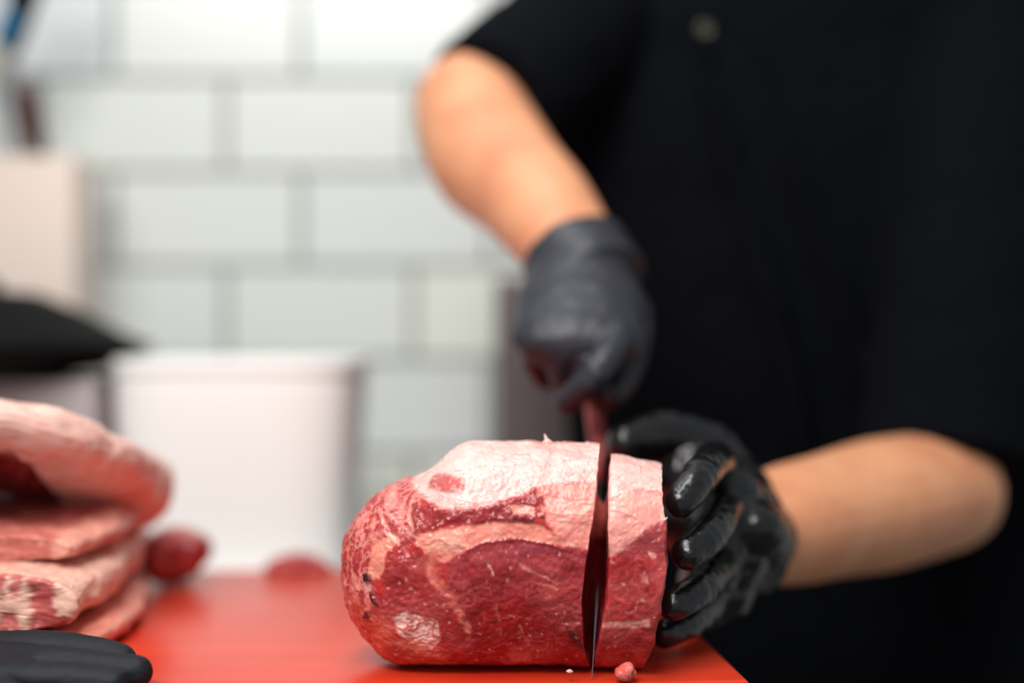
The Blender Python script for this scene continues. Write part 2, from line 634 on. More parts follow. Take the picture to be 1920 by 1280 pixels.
def paint_meat(pts, slicepart):
    # map object x,z to drawing coordinates
    k = FPX / 0.765
    px = 960 + pts[:, 0] * k
    py = 640 + (CZ - pts[:, 2]) * k
    X = (px - 600) / .390625
    Y = (py - 780) / .390625
    A = Paint(pts, X, Y, 0, 15)
    FAT, FATP, PINK, LEAN, DEEP = (238, 188, 180), (238, 170, 160), (228, 128, 114), (184, 44, 46), (152, 20, 26)
    A.fill(LEAN)
    n1 = fbm(pts, 60, 4, 40)
    n2 = fbm(pts, 230, 3, 50)
    A.blend(sstep(-.1, .5, n1), (182, 66, 66), 0, .8)
    A.blend(sstep(.05, .5, n2), DEEP, 0, .6)
    if not slicepart:
        # left rounded end: mottled with fat streaks and orange fat film
        A.poly([(60, 380), (330, 250), (520, 330), (480, 560), (330, 640), (300, 900), (420, 1000), (640, 1150), (640, 1300), (300, 1290), (60, 900)], (176, 58, 58), 40, 0, .85)
        lend = A.mask_poly([(60, 380), (330, 260), (500, 330), (460, 600), (280, 560), (240, 950), (330, 1000), (640, 1170), (600, 1300), (60, 1100)], 40)
        A.blend(lend * sstep(.62, .86, ridge(pts, 95, 5, (1.2, 1, .8))), (228, 132, 120), .5, .62)
        A.blend(lend * sstep(.70, .92, ridge(pts, 160, 25)), (236, 160, 148), .5, .5)
        A.poly([(110, 880), (230, 960), (420, 1010), (600, 1120), (700, 1240), (300, 1300), (100, 1100)], (214, 84, 62), 50, .2, .55)
        # left muscle
        A.poly([(330, 630), (510, 670), (520, 760), (620, 870), (700, 1050), (700, 1170), (590, 1160), (470, 960), (330, 880), (300, 760)], (172, 42, 44), 16, -.2)
        # main eye muscle
        A.poly([(620, 700), (700, 640), (900, 588), (1100, 610), (1320, 660), (1320, 1210), (760, 1210), (700, 960), (600, 800)], (160, 36, 42), 12, -.1)
        A.poly([(860, 600), (1320, 640), (1320, 800), (1000, 760), (840, 700)], (176, 62, 70), 60, -.1, .6)
        A.poly([(760, 900), (960, 880), (1180, 1060), (1300, 1080), (1300, 1210), (760, 1210)], (176, 14, 16), 60, -.1, .75)
        A.poly([(960, 800), (1150, 780), (1250, 1000), (1150, 1030)], (172, 62, 62), 50, 0, .6)
        A.poly([(740, 640), (1000, 600), (1240, 650), (1100, 650), (900, 640)], (150, 64, 84), 22, .1, .6)
        # fat cap
        A.poly([(440, 300), (560, 235), (690, 100), (1400, 60), (1400, 345), (1210, 315), (1080, 330), (900, 385), (760, 440), (560, 445), (480, 400), (420, 340)], FAT, 12, .9)
        A.poly([(440, 300), (700, 190), (900, 240), (700, 330), (520, 330)], (250, 200, 192), 50, .9, .7)
        A.poly([(1040, 340), (1400, 300), (1400, 640), (1300, 620), (1180, 596), (1090, 500), (1050, 420)], (240, 142, 130), 14, .6)
        A.poly([(1060, 350), (1320, 330), (1300, 560), (1180, 540)], (242, 160, 146), 40, .6, .7)
        A.poly([(540, 300), (600, 285), (690, 300), (690, 345), (600, 375), (520, 360)], (196, 78, 80), 12, .2, .9)
        # dark seam under the cap
        A.poly([(430, 430), (560, 452), (700, 446), (800, 430), (930, 392), (1060, 375), (1070, 420), (930, 430), (960, 470), (1030, 500), (1000, 520), (900, 500), (760, 500), (640, 500), (500, 560), (430, 570)], (158, 42, 46), 10, -.9)
        A.poly([(900, 420), (1020, 430), (1020, 470), (930, 465)], (240, 158, 140), 8, .3)
        A.poly([(930, 480), (1020, 490), (1020, 515), (920, 505)], (112, 20, 28), 6, -1)
        # fat band over the eye
        A.poly([(455, 590), (560, 545), (700, 520), (860, 500), (1060, 505), (1190, 590), (1320, 610), (1320, 636), (1180, 612), (1060, 590), (900, 572), (760, 600), (680, 640), (600, 690), (540, 670), (470, 620)], (246, 146, 128), 9, .55)
        A.blend(A.mask_line([(700, 636), (800, 596), (950, 584), (1080, 600), (1200, 640)], 5, 4), (118, 26, 40), -.7, .75)
        A.poly([(480, 590), (640, 560), (700, 600), (600, 640), (520, 630)], (246, 178, 156), 20, .6, .8)
        A.poly([(1180, 590), (1320, 606), (1320, 625), (1200, 610)], (248, 190, 176), 5, .6)
        # seam between the muscles
        A.line([(560, 650), (525, 700), (530, 760), (610, 850), (680, 940), (715, 1040)], 16, (232, 126, 108), .5, 1)
        A.line([(560, 690), (545, 750), (640, 860)], 16, (206, 88, 78), .2, .7)
        A.line([(950, 700), (1060, 750), (1130, 800)], 5, (222, 130, 112), .2, .8)
        A.line([(1040, 790), (1130, 820)], 5, (222, 120, 102), .2, .8)
        A.line([(960, 1000), (990, 1080), (1030, 1180)], 5, (226, 110, 90), .3, .8)
        A.line([(850, 900), (850, 990)], 6, (214, 100, 84), .2, .7)
        A.line([(810, 680), (835, 740)], 4, (240, 190, 180), .6)
        # strip on the left end
        A.poly([(245, 600), (345, 565), (370, 600), (310, 660), (285, 790), (215, 780), (235, 690)], (234, 140, 120), 8, .5)
        A.line([(270, 480), (330, 570), (370, 600)], 9, (240, 166, 148), .5, .9)
        A.line([(470, 380), (420, 470), (440, 560), (420, 580)], 9, (236, 154, 138), .4, .8)
        A.line([(230, 500), (215, 570), (245, 600)], 9, (230, 140, 126), .4, .8)
        A.line([(400, 420), (360, 500), (300, 470)], 8, (238, 160, 146), .4, .7)
        A.poly([(310, 380), (350, 370), (350, 450), (300, 460)], (236, 160, 150), 14, .4, .7)
        # pits
        A.poly([(190, 770), (235, 765), (240, 810), (200, 815)], (62, 14, 26), 6, -2.2)
        A.poly([(230, 855), (250, 860), (280, 915), (250, 905)], (84, 14, 24), 6, -1.8)
        A.poly([(190, 950), (215, 950), (230, 1000), (195, 990)], (104, 22, 28), 8, -1.4)
        A.poly([(190, 815), (235, 810), (240, 850), (200, 870)], (240, 176, 166), 8, .6)
        A.poly([(250, 810), (310, 800), (320, 860), (280, 880)], (196, 46, 40), 10, .1)
        # fat lump low on the left
        A.poly([(345, 965), (420, 945), (480, 965), (550, 985), (575, 1060), (540, 1135), (450, 1100), (380, 1040)], (250, 192, 180), 9, 1.3)
        A.blend(A.mask_poly([(250, 960), (600, 960), (640, 1180), (430, 1230), (240, 1100)], 30) * sstep(.72, .9, ridge(pts, 130, 77)), (206, 88, 78), -.1, .75)
        A.poly([(300, 1100), (430, 1080), (560, 1150), (600, 1190), (440, 1220)], (234, 140, 116), 20, .4, .7)
        A.poly([(900, 1160), (1000, 1150), (1010, 1200), (920, 1200)], (226, 120, 100), 12, .4, .8)
        A.poly([(1030, 1165), (1130, 1160), (1120, 1200), (1040, 1200)], (206, 96, 84), 12, .4, .7)
        A.poly([(1170, 1000), (1215, 1010), (1265, 1100), (1265, 1140), (1205, 1090)], (84, 6, 14), 12, -1.4, .85)
        capm = A.mask_poly([(440, 300), (560, 235), (690, 60), (1400, 20), (1400, 345), (1210, 315), (1080, 330), (900, 385), (560, 445)], 12)
        musc = A.mask_poly([(560, 640), (900, 600), (1400, 640), (1400, 1250), (300, 1250), (330, 640)], 40)
    else:
        A.poly([(1330, 60), (1700, 60), (1700, 470), (1610, 500), (1520, 570), (1450, 640), (1385, 675), (1340, 660), (1320, 500)], (240, 158, 146), 10, .6)
        A.poly([(1330, 60), (1700, 60), (1700, 350), (1520, 370), (1400, 400), (1340, 380)], FAT, 10, .85)
        A.poly([(1400, 400), (1520, 366), (1660, 380), (1640, 420), (1500, 440), (1380, 500)], (248, 184, 172), 16, .7, .7)
        A.line([(1385, 400), (1450, 375), (1540, 366), (1640, 368)], 5, (222, 128, 118), .1, .8)
        A.poly([(1400, 660), (1500, 580), (1620, 500), (1660, 510), (1660, 640), (1500, 680)], (150, 58, 66), 24, -.1, .7)
        A.poly([(1350, 975), (1450, 965), (1580, 965), (1580, 1000), (1480, 1010), (1350, 1000)], (236, 152, 136), 8, .4)
        A.line([(1520, 860), (1510, 910), (1470, 925)], 5, (222, 116, 104), .2, .8)
        A.poly([(1570, 640), (1610, 650), (1600, 670), (1570, 660)], (238, 168, 160), 5, .4)
        A.poly([(1520, 745), (1550, 750), (1560, 785), (1530, 780)], (234, 150, 144), 8, .4)
        A.poly([(1540, 1110), (1570, 1130), (1560, 1200), (1500, 1180)], (214, 70, 50), 14, .1, .8)
        A.poly([(1350, 1170), (1490, 1160), (1490, 1210), (1350, 1210)], (176, 66, 72), 12, .3, .8)
        capm = A.mask_poly([(1330, 0), (1800, 0), (1800, 470), (1610, 500), (1520, 570), (1385, 675), (1320, 660)], 12)
        musc = 1 - capm
    # veins on the muscle, creases in the fat
    v = sstep(.86, .99, ridge(pts, 70, 61, (.8, 1, 1.3)))
    A.blend(musc * v, (206, 92, 84), .15, .5)
    v = sstep(.9, 1.0, ridge(pts, 190, 71, (1.3, 1, .9)))
    A.blend(musc * v, (196, 78, 76), .1, .45)
    cr = sstep(.93, .995, ridge(pts, 55, 91, (.35, .6, 1.25)))
    A.blend(capm * cr, (244, 176, 170), .5, .6)
    A.h -= capm * cr * .35
    A.blend(musc * sstep(.05, .45, fbm(pts * np.array([.45, 1, 1.1]), 90, 4, 131)), (196, 84, 84), .1, .45)  # silverskin streaks, their pale sheen painted into the colour
    A.blend(musc * sstep(.1, .5, fbm(pts * np.array([.6, 1, 1.0]), 75, 4, 151)), (140, 12, 22), -.1, .5)
    fatm = np.clip((A.c[:, 1] - .22) * 6, 0, 1)
    A.blend(fatm * sstep(.15, .5, fbm(pts * np.array([.5, 1, 1.3]), 70, 4, 171)), (234, 146, 136), .4, .55)
    A.blend(fatm * sstep(.25, .55, fbm(pts * np.array([.5, 1, 1.3]), 150, 4, 191)), (252, 214, 200), .7, .5)
    A.blend(fatm * (1 - capm) * sstep(.80, .95, ridge(pts, 85, 201, (.5, 1, 1.3))), (206, 92, 88), .1, .6)
    # flecks of fat
    sp = sstep(.54, .66, fbm(pts, 330, 2, 99))
    A.blend(sp, (232, 158, 146), .4, .6)
    A.c *= (1 + .22 * fbm(pts, 180, 4, 211))[:, None]
    return A


def displace_and_build(name, verts, faces, slicepart, amp, parent=None, painter=None, m=None):
    V = np.array([tuple(v) for v in verts])
    me = bpy.data.meshes.new('tmp')
    me.from_pydata(V.tolist(), [], [tuple(f) for f in faces])
    me.update()
    nr = np.zeros(len(V) * 3)
    me.vertices.foreach_get('normal', nr) if hasattr(me.vertices[0], 'normal') else None
    nr = nr.reshape(-1, 3)
    bpy.data.meshes.remove(me)
    A = (painter or paint_meat)(V, slicepart)
    h = A.h * 0.0009 + fbm(V, 28, 3, 2) * 0.0026 + fbm(V, 110, 3, 12) * 0.0012 * (1 - .45 * np.clip(A.h, 0, 1)) + fbm(V, 420, 2, 22) * 0.00045
    V = V + nr * (h * amp)[:, None]
    V[:, 2] = np.maximum(V[:, 2], BZ + 0.0008)
    return mesh_obj(name, V, faces, m or M_meat, parent, A.c)


def section_tube(stations, n, capL=False, capR=True, rings=16, expo=2.3, skew=None):
    """stations: (x, ztop, zbot, yc, w) -> vertices; section closed around x axis. skew(x,y,z)->dx"""
    vs, fs = [], []
    for (x, zt, zb, yc, w) in stations:
        zc, hz = (zt + zb) / 2, (zt - zb) / 2
        for k in range(n):
            a = 2 * math.pi * k / n
            c_, s_ = math.cos(a), math.sin(a)
            e = 2 / expo
            y = yc + w * math.copysign(abs(c_) ** e, c_)
            z = zc + hz * math.copysign(abs(s_) ** e, s_)
            vs.append([x, y, z])
    S = len(stations)
    for i in range(S - 1):
        for k in range(n):
            a, b = i * n + k, i * n + (k + 1) % n
            fs.append((a, a + n, b + n, b))
    def cap(i, flip):
        base = i * n
        ring = vs[base:base + n]
        c = np.mean(ring, axis=0)
        prev = base
        for r in range(1, rings):
            t = 1 - (r / rings)
            st = len(vs)
            for k in range(n):
                vs.append(list(c + (np.array(ring[k]) - c) * t))
            for k in range(n):
                q = (prev + k, prev + (k + 1) % n, st + (k + 1) % n, st + k)
                fs.append(tuple(reversed(q)) if flip else q)
            prev = st
        st = len(vs)
        vs.append(list(c))
        for k in range(n):
            q = (prev + k, prev + (k + 1) % n, st)
            fs.append(tuple(reversed(q)) if flip else q)
    if capR: cap(S - 1, True)
    if capL: cap(0, False)
    V = np.array(vs)
    if skew is not None:
        V[:, 0] += skew(V)
    return V, fs


D0 = 0.808     # centre depth of the roast


def zpy(py, d=D0):
    return CZ - (py - 640) * d / FPX


def xpx(px, d=D0):
    return (px - 960) * d / FPX


ol = [(637.5, 1068, 1070), (638.5, 1048, 1092), (642, 1022, 1114), (649, 998, 1138), (660, 972, 1162), (676, 948, 1186), (698, 926, 1206), (725, 908, 1228),
      (752, 899, 1240), (782, 892, 1246), (812, 876, 1248), (838, 852, 1248), (866, 834, 1248), (900, 828, 1248), (980, 826, 1248), (1060, 827, 1248), (1112, 829, 1248)]
t = np.arange(len(ol))
olA = np.array(ol, float)
ts = np.concatenate([np.linspace(0, 12, 190), np.linspace(12, 16, 210)[1:]])
def crom(col):
    out = []
    y = olA[:, col]
    for tt in ts:
        i = min(int(tt), len(ol) - 2)
        f = tt - i
        p0, p1, p2, p3 = y[max(i - 1, 0)], y[i], y[i + 1], y[min(i + 2, len(ol) - 1)]
        out.append(0.5 * (2 * p1 + (p2 - p0) * f + (2 * p0 - 5 * p1 + 4 * p2 - p3) * f * f + (3 * p1 - p0 - 3 * p2 + p3) * f ** 3))
    return np.array(out)
pxs, tp, bt = crom(0), crom(1), crom(2)
hh = (bt - tp) / 420
st = []
for a, b, c, h_ in zip(pxs, tp, bt, hh):
    w = 0.052 * min(1, max(h_, 0.002)) ** 0.9 
    st.append((xpx(a), zpy(b), max(zpy(c), BZ + .001), D0, w))
TANV = 0.060
ez = np.array([CZ - (q - 640) * D0 / FPX for q in (1260, 1225, 1190, 1100, 1040, 950, 828)])
eR = np.array([1107, 1104, 1097, 1093, 1099, 1112, 1125.0])


def skewR(V):
    u = sstep(xpx(900), xpx(1112), V[:, 0])
    tgt = np.interp(V[:, 2], ez, (eR - 1112) * D0 / FPX)
    close = sstep(D0 - .012, D0 + .03, V[:, 1]) * sstep(CZ - (930 - 640) * D0 / FPX, CZ - (990 - 640) * D0 / FPX, V[:, 2])
    return u * (tgt + (V[:, 1] - D0) * TANV) + u ** 6 * close * .0125


V, F = section_tube(st, 640, False, True, 20, 2.35, skewR)
roast = displace_and_build('beef_roast', V, F, False, 1.0)
tag(roast, 'large raw boneless beef roast with white fat cap, rounded left end, being sliced', 'meat')

# the slice, standing right of the knife
sl = []
topp = np.interp(np.linspace(0, 1, 90), [0, .25, .6, 1], [851, 853, 861, 868])
for i, u in enumerate(np.linspace(0, 1, 90)):
    rnd = min(1.0, 1 - 0.02 * (1 - min(1, u / .03)) - 0.02 * (1 - min(1, (1 - u) / .03)))
    sl.append((xpx(1140 + 98 * u), zpy(topp[i] + (1 - rnd) * 60), BZ + 0.001, D0, 0.051 * rnd))
lz = np.array([CZ - (q - 640) * D0 / FPX for q in (1260, 1200, 1150, 1100, 1040, 940, 852)])
lE = np.array([1109, 1117, 1129, 1137, 1137, 1140, 1145.0]) - 1140
rE = np.array([1192, 1212, 1224, 1232, 1246, 1241, 1241.0]) - 1238


def skewS(V):
    u = (V[:, 0] - xpx(1140)) / (xpx(1238) - xpx(1140))
    l = np.interp(V[:, 2], lz, lE)
    r = np.interp(V[:, 2], lz, rE)
    n = fbm(V, 130, 3, 31) * 4 * u
    return (l * (1 - u) + r * u + n) * D0 / FPX + (V[:, 1] - D0) * TANV


V, F = section_tube(sl, 640, True, True, 14, 2.35, skewS)
sli = displace_and_build('beef_slice', V, F, True, 0.8)
tag(sli, 'thick beef slice almost cut free, standing between the knife and the gloved hand', 'meat')

# ------------------------------------------------------------------ knife
kn = thing('butcher_knife', P(1118, 1236, .772), 'knife sunk edge-on in the cut between roast and slice, red-brown handle', 'knife')
tip = P(1110, 1238, .768)
tip.z = BZ + 0.0015
heelS = P(1131.5, 846, .955)
upv = Vector((0.095, 0, 1)).normalized()
lng = heelS - tip
heelE = heelS - upv * 0.040
def kp(s, e):    # s along spine 0 tip..1 heel ; e 0 spine..1 edge
    spine = tip.lerp(heelS, s) + upv * 0.018 * math.sin(math.pi * min(1, s * 1.05)) * (1 - s * .5)
    edge = tip.lerp(heelE, s) - upv * 0.004 * math.sin(math.pi * s)
    edge.z = max(edge.z, BZ + 0.0012)
    return spine.lerp(edge, e)
nrm = lng.cross(upv).normalized()
mb = MB()
vs, fs = [], []
NS, NE = 40, 6
for side in (1, -1):
    for i in range(NS + 1):
        s_ = i / NS
        for j in range(NE + 1):
            e_ = j / NE
            th = 0.0012 * (1 - e_) ** .8 * min(1, .15 + s_ * 1.5)
            vs.append(kp(s_, e_) + nrm * th * side)
o2 = (NS + 1) * (NE + 1)
for side in (0, 1):
    for i in range(NS):
        for j in range(NE):
            a = side * o2 + i * (NE + 1) + j
            q = (a, a + 1, a + NE + 2, a + NE + 1)
            fs.append(q if side else tuple(reversed(q)))
for i in range(NS):
    a = i * (NE + 1)
    fs.append((a, a + NE + 1, o2 + a + NE + 1, o2 + a))
    a += NE
    fs.append((a, o2 + a, o2 + a + NE + 1, a + NE + 1))
a = NS * (NE + 1)
for j in range(NE):
    fs.append((a + j, a + j + 1, o2 + a + j + 1, o2 + a + j))
mb.add(vs, fs)
mb.build('blade', M_blade, kn, smooth=False)
h0 = heelS.lerp(heelE, .35)
h1 = P(1118, 800, .972)
h2 = P(1112, 720, .985)
h3 = P(1112, 600, 1.012)
mb = MB()
mb.tube([h0 + (h1 - h0) * -.05, h1, h2, h3], [(.010, .005), (.0115, .0065), (.011, .007), (.012, .009)], up=(1, 0, 0))
mb.build('handle', M_handle, kn)


# ------------------------------------------------------------------ hands
def gloved_hand(name, mt, parent, wrist, palm_pts, palm_rad, palm_up, fingers, cuff, shrink, extra=(), voxel=0.0012, smooth=5):
    """builds the glove; fingers = list of (points, radii); shrink>0 -> returns tubes for the hand inside"""
    mb = MB()
    k = shrink
    mb.tube(palm_pts, [(a - k, b - k) for a, b in palm_rad], up=palm_up, n=28, flat=(not k, False))
    for pts, rad in fingers:
        mb.tube(pts, [r - k for r in rad], n=20, res=5)
        if not k:
            for p, r in zip(pts[1:-1], rad[1:-1]):
                mb.ball(p, r * 1.06, 14)
    for pts, rad in extra:
        mb.tube(pts, [r - k for r in rad], n=20)
    return mb


# right hand (photo left), fist around the handle
rw = P(1085, 452, 1.035)
R_palm = [P(1083, 485, 1.028), P(1085, 520, 1.01), P(1088, 575, .985), P(1083, 640, .955)]
R_prad = [(.034, .027), (.038, .026), (.045, .025), (.045, .021)]
R_f = [
    # index: runs right side then folds down-left toward the camera
    ([P(1125, 575, .985), P(1155, 635, .945), P(1118, 698, .920), P(1062, 752, .938)], [.0105, .0112, .0098, .0085]),
    # middle
    ([P(1100, 575, .985), P(1100, 640, .948), P(1110, 720, .950), P(1140, 745, .982)], [.011, .0115, .010, .009]),
    ([P(1065, 575, .988), P(1048, 645, .952), P(1062, 715, .965), P(1110, 735, 1.000)], [.011, .0112, .010, .009]),
    ([P(1030, 575, .990), P(1003, 640, .966), P(1015, 700, .985), P(1070, 715, 1.012)], [.010, .0105, .009, .008]),
    # thumb wraps behind from the right
    ([P(1130, 500, 1.01), P(1185, 590, .990), P(1180, 680, .975), P(1150, 740, .955)], [.014, .0145, .012, .0095]),
]
# left hand (photo right): fingers toward the camera, pressing on the slice
L_palm = [P(1392, 1003, .937), P(1372, 1000, .922), P(1350, 988, .905), P(1335, 978, .893)]
L_prad = [(.039, .031), (.043, .029), (.046, .024), (.045, .020)]
L_f = [
    ([P(1345, 880, .905), P(1338, 862, .860), P(1312, 893, .815), P(1277, 941, .797)], [.0125, .0118, .0105, .0092]),
    ([P(1355, 950, .900), P(1356, 962, .855), P(1332, 1000, .812), P(1289, 1037, .794)], [.0125, .012, .0106, .0095]),
    ([P(1352, 1030, .900), P(1346, 1066, .858), P(1312, 1104, .815), P(1264, 1134, .797)], [.012, .0115, .0102, .0092]),
    ([P(1338, 1085, .905), P(1330, 1130, .872), P(1292, 1166, .840), P(1247, 1187, .822)], [.011, .0105, .0094, .0085]),
    # thumb laid over the back of the slice
    ([P(1385, 925, .945), P(1330, 850, .950), P(1250, 815, .940), P(1172, 830, .915)], [.022, .0205, .0165, .0125]),
    ([P(1370, 940, .935), P(1300, 890, .945), P(1215, 870, .950)], [.030, .026, .016]),
    ([P(1370, 960, .915), P(1362, 1020, .905), P(1345, 1095, .905), P(1322, 1135, .90)], [.030, .029, .024, .016]),
    ([P(1365, 930, .900), P(1345, 1010, .885), P(1330, 1090, .885)], [.022, .020, .017]),
]


# ------------------------------------------------------------------ person
Sh_R = Vector((0.105, 1.315, 1.430))
El_R = P(890, 228, 1.165)
Wr_R = R_palm[0]
Sh_L = Vector((0.425, 1.255, 1.385))
El_L = P(1757, 922, 1.100)
Wr_L = L_palm[0]
person = thing('person', (0.27, 1.32, 0.0), 'person in black short-sleeved shirt and black gloves slicing beef behind the red board', 'person')

mb = MB()
hip = Vector((0.285, 1.335, 0.95))
mb.tube([hip, Vector((.28, 1.335, 1.08)), Vector((.27, 1.325, 1.25)), Vector((.265, 1.315, 1.40)), Vector((.265, 1.31, 1.46))],
        [(.155, .10), (.145, .095), (.16, .10), (.17, .095), (.10, .07)], up=(0, 1, 0), n=32)
mb.tube([Sh_R, Vector((.265, 1.31, 1.44)), Sh_L], [.048, .06, .048], up=(0, 0, 1))
# neck and head
mb.tube([Vector((.265, 1.305, 1.44)), Vector((.262, 1.285, 1.50)), Vector((.26, 1.265, 1.56))], [.058, .052, .054], up=(0, 1, 0))
hc = Vector((.258, 1.235, 1.625))
mb.ball(hc, (.075, .095, .105), 28)
mb.tube([hc + Vector((0, -.035, -.045)), hc + Vector((0, -.060, -.088))], [(.052, .04), (.030, .028)], up=(0, 1, 0))
mb.tube([hc + Vector((0, -.093, .01)), hc + Vector((0, -.108, -.022)), hc + Vector((0, -.110, -.030))], [.008, .011, .012])
for s in (-1, 1):
    mb.ball(hc + Vector((s * .078, .005, -.01)), (.010, .020, .032), 14)
    mb.ball(hc + Vector((s * .034, -.082, -.012)), (.020, .014, .015), 12)
    mb.ball(hc + Vector((s * .030, -.082, .018)), (.022, .010, .008), 12)
mb.tube([hc + Vector((-.022, -.092, -.062)), hc + Vector((0, -.100, -.062)), hc + Vector((.022, -.092, -.062))], [.005, .008, .005])
# arms
mb.tube([Sh_R, Sh_R.lerp(El_R, .5), El_R], [(.050, .050), (.047, .047), (.046, .046)])
mb.tube([El_R + Vector((-.004, .012, .012)), El_R.lerp(Wr_R, .22) + Vector((-.004, 0, -.006)), El_R.lerp(Wr_R, .6), Wr_R], [(.047, .049), (.050, .050), (.042, .041), (.037, .030)])
mb.tube([Sh_L, Sh_L.lerp(El_L, .5), El_L], [.050, .046, .044])
mb.tube([El_L + Vector((.004, 0, .0)), El_L.lerp(Wr_L, .30), El_L.lerp(Wr_L, .7), Wr_L], [(.047, .047), (.050, .049), (.044, .043), (.038, .0345)])
for hp, hr, hf in ((R_palm, R_prad, R_f), (L_palm, L_prad, L_f)):
    h = gloved_hand('x', None, None, None, hp, hr if hp is L_palm else [(b_, a_) for a_, b_ in hr], (0, 0, 1) if hp is L_palm else (1, 0, 0), hf, None, 0.0038)
    mb.add(h.v, h.f)
body = mb.build('body', M_skin, person)
remesh(body, 0.0032, 6)

# gloves
mb = gloved_hand('g', None, None, None, R_palm, [(b, a) for a, b in R_prad], (1, 0, 0), R_f, None, 0)
dl = (El_R - Wr_R).normalized()
mb.tube([Wr_R + dl * .006, Wr_R - dl * .012, Wr_R - dl * .03], [(.0345, .0415), (.0325, .0395), (.030, .040)], up=(1, 0, 0), flat=(True, True), n=32)
rg = mb.build('glove', M_glove, person)
remesh(rg, 0.0015, 5)
wrinkle(rg, 'glove_folds', 0.018, 0.0022)

mb = gloved_hand('g', None, None, None, L_palm, L_prad, (0, 0, 1), L_f, None, 0)
dl = (El_L - Wr_L).normalized()
mb.tube([Wr_L + dl * .004, Wr_L - dl * .012, Wr_L - dl * .03], [(.0425, .0375), (.0415, .036), (.040, .034)], up=(0, 1, 0), flat=(True, True), n=36)
lg = mb.build('glove', M_glove_wet, person)
lg['label'] = 'wet glossy glove pressing the slice'
remesh(lg, 0.0011, 5)
wrinkle(lg, 'wet_glove_folds', 0.011, 0.0018)

# shirt
mb = MB()
mb.tube([Vector((.285, 1.335, 0.72)), Vector((.285, 1.335, .98)), Vector((.28, 1.325, 1.12)), Vector((.27, 1.32, 1.27)), Vector((.265, 1.315, 1.40)), Vector((.265, 1.31, 1.475))],
        [(.225, .120), (.225, .120), (.225, .120), (.225, .120), (.195, .108), (.075, .072)], up=(0, 1, 0), n=40, flat=(True, True), exp=2.5)
mb.tube([Sh_R + Vector((0, 0, .0)), Vector((.265, 1.31, 1.435)), Sh_L], [.066, .072, .066])
d = (El_R - Sh_R)
hem = Sh_R + d * 0.92
mb.tube([Sh_R, Sh_R + d * .4, hem], [(.070, .070), (.067, .067), (.064, .066)], flat=(False, True), n=32)
d = (El_L - Sh_L)
mb.tube([Sh_L, Sh_L + d * .45, Sh_L + d * .95 + Vector((.004, .006, 0))], [(.068, .068), (.068, .068), (.068, .066)], flat=(False, True), n=32)
# body of cloth falling from the sleeves to the side
mb.tube([Sh_R + Vector((.03, .0, -.02)), Vector((.105, 1.300, 1.27)), Vector((.105, 1.315, 1.05)), Vector((.125, 1.33, .90))], [.070, .066, .055, .055], up=(0, 1, 0))
mb.tube([Sh_L + Vector((-.01, .03, -.02)), Vector((.445, 1.30, 1.22)), Vector((.455, 1.31, 1.05)), Vector((.465, 1.32, .86))], [.065, .065, .062, .065], up=(0, 1, 0))
# long folds down the front
for x0, x1, r in ((.155, .235, .010), (.20, .30, .008), (.36, .33, .010), (.41, .37, .011)):
    mb.tube([Vector((x0, 1.205, 1.38)), Vector((x0 * .6 + x1 * .4, 1.198, 1.25)), Vector((x1, 1.198, 1.08)), Vector((x1 + .02, 1.200, .93))], [r * .6, r, r, r * .5], up=(0, 1, 0), n=12)
# collar stand
mb.tube([Vector((.265, 1.302, 1.462)), Vector((.263, 1.295, 1.505))], [(.074, .070), (.066, .064)], up=(0, 1, 0), flat=(True, True), n=32)
mb.tube([Sh_R.lerp(Vector((.265, 1.31, 1.46)), .35), Vector((.265, 1.308, 1.452)), Sh_L.lerp(Vector((.265, 1.31, 1.46)), .35)], [.062, .074, .062])
shirt = mb.build('shirt', M_shirt, person)
remesh(shirt, 0.0045, 5)
wrinkle(shirt, 'shirt_folds', 0.09, 0.010)
mb = MB()
bp_ = P(1322, 56, 1.186)
mb.lathe(bp_, [(0, .0), (.0065, .0), (.007, .0015), (.006, .003), (.004, .0022), (0, .0022)], 24, axis=Vector((0, -1, 0)))
mb.build('button', M_olive, shirt)['label'] = 'olive button'
shirt_btn = None

# trousers, shoes, hair
mb = MB()
mb.tube([Vector((.285, 1.335, .98)), Vector((.285, 1.335, .84))], [(.175, .115), (.18, .118)], up=(0, 1, 0), n=32)
for s in (-1, 1):
    x = .285 + s * .09
    mb.tube([Vector((x, 1.335, .86)), Vector((x + s * .01, 1.33, .50)), Vector((x + s * .02, 1.345, .07))], [.088, .065, .058], up=(0, 1, 0), flat=(False, True))
remesh(mb.build('trousers', M_trouser, person), 0.006, 4)
for s in (-1, 1):
    x = .305 + s * .11
    mb = MB()
    mb.tube([Vector((x, 1.39, .05)), Vector((x, 1.33, .052)), Vector((x, 1.24, .038)), Vector((x, 1.17, .032))], [(.036, .045), (.040, .048), (.046, .034), (.038, .028)])
    mb.box((x, 1.285, .008), (.082, .26, .016))
    remesh(mb.build('shoe', M_shoe, person), 0.004, 3)
mb = MB()
mb.ball(hc + Vector((0, .018, .026)), (.086, .096, .096), 28)
mb.ball(hc + Vector((0, .05, -.03)), (.078, .062, .075), 24)
remesh(mb.build('hair', M_hair, person), 0.004, 3)
for s in (-1, 1):
    mb = MB()
    mb.ball(hc + Vector((s * .034, -.0935, -.012)), (.010, .0045, .006), 16)
    mb.build('eye', M_shoe, person)


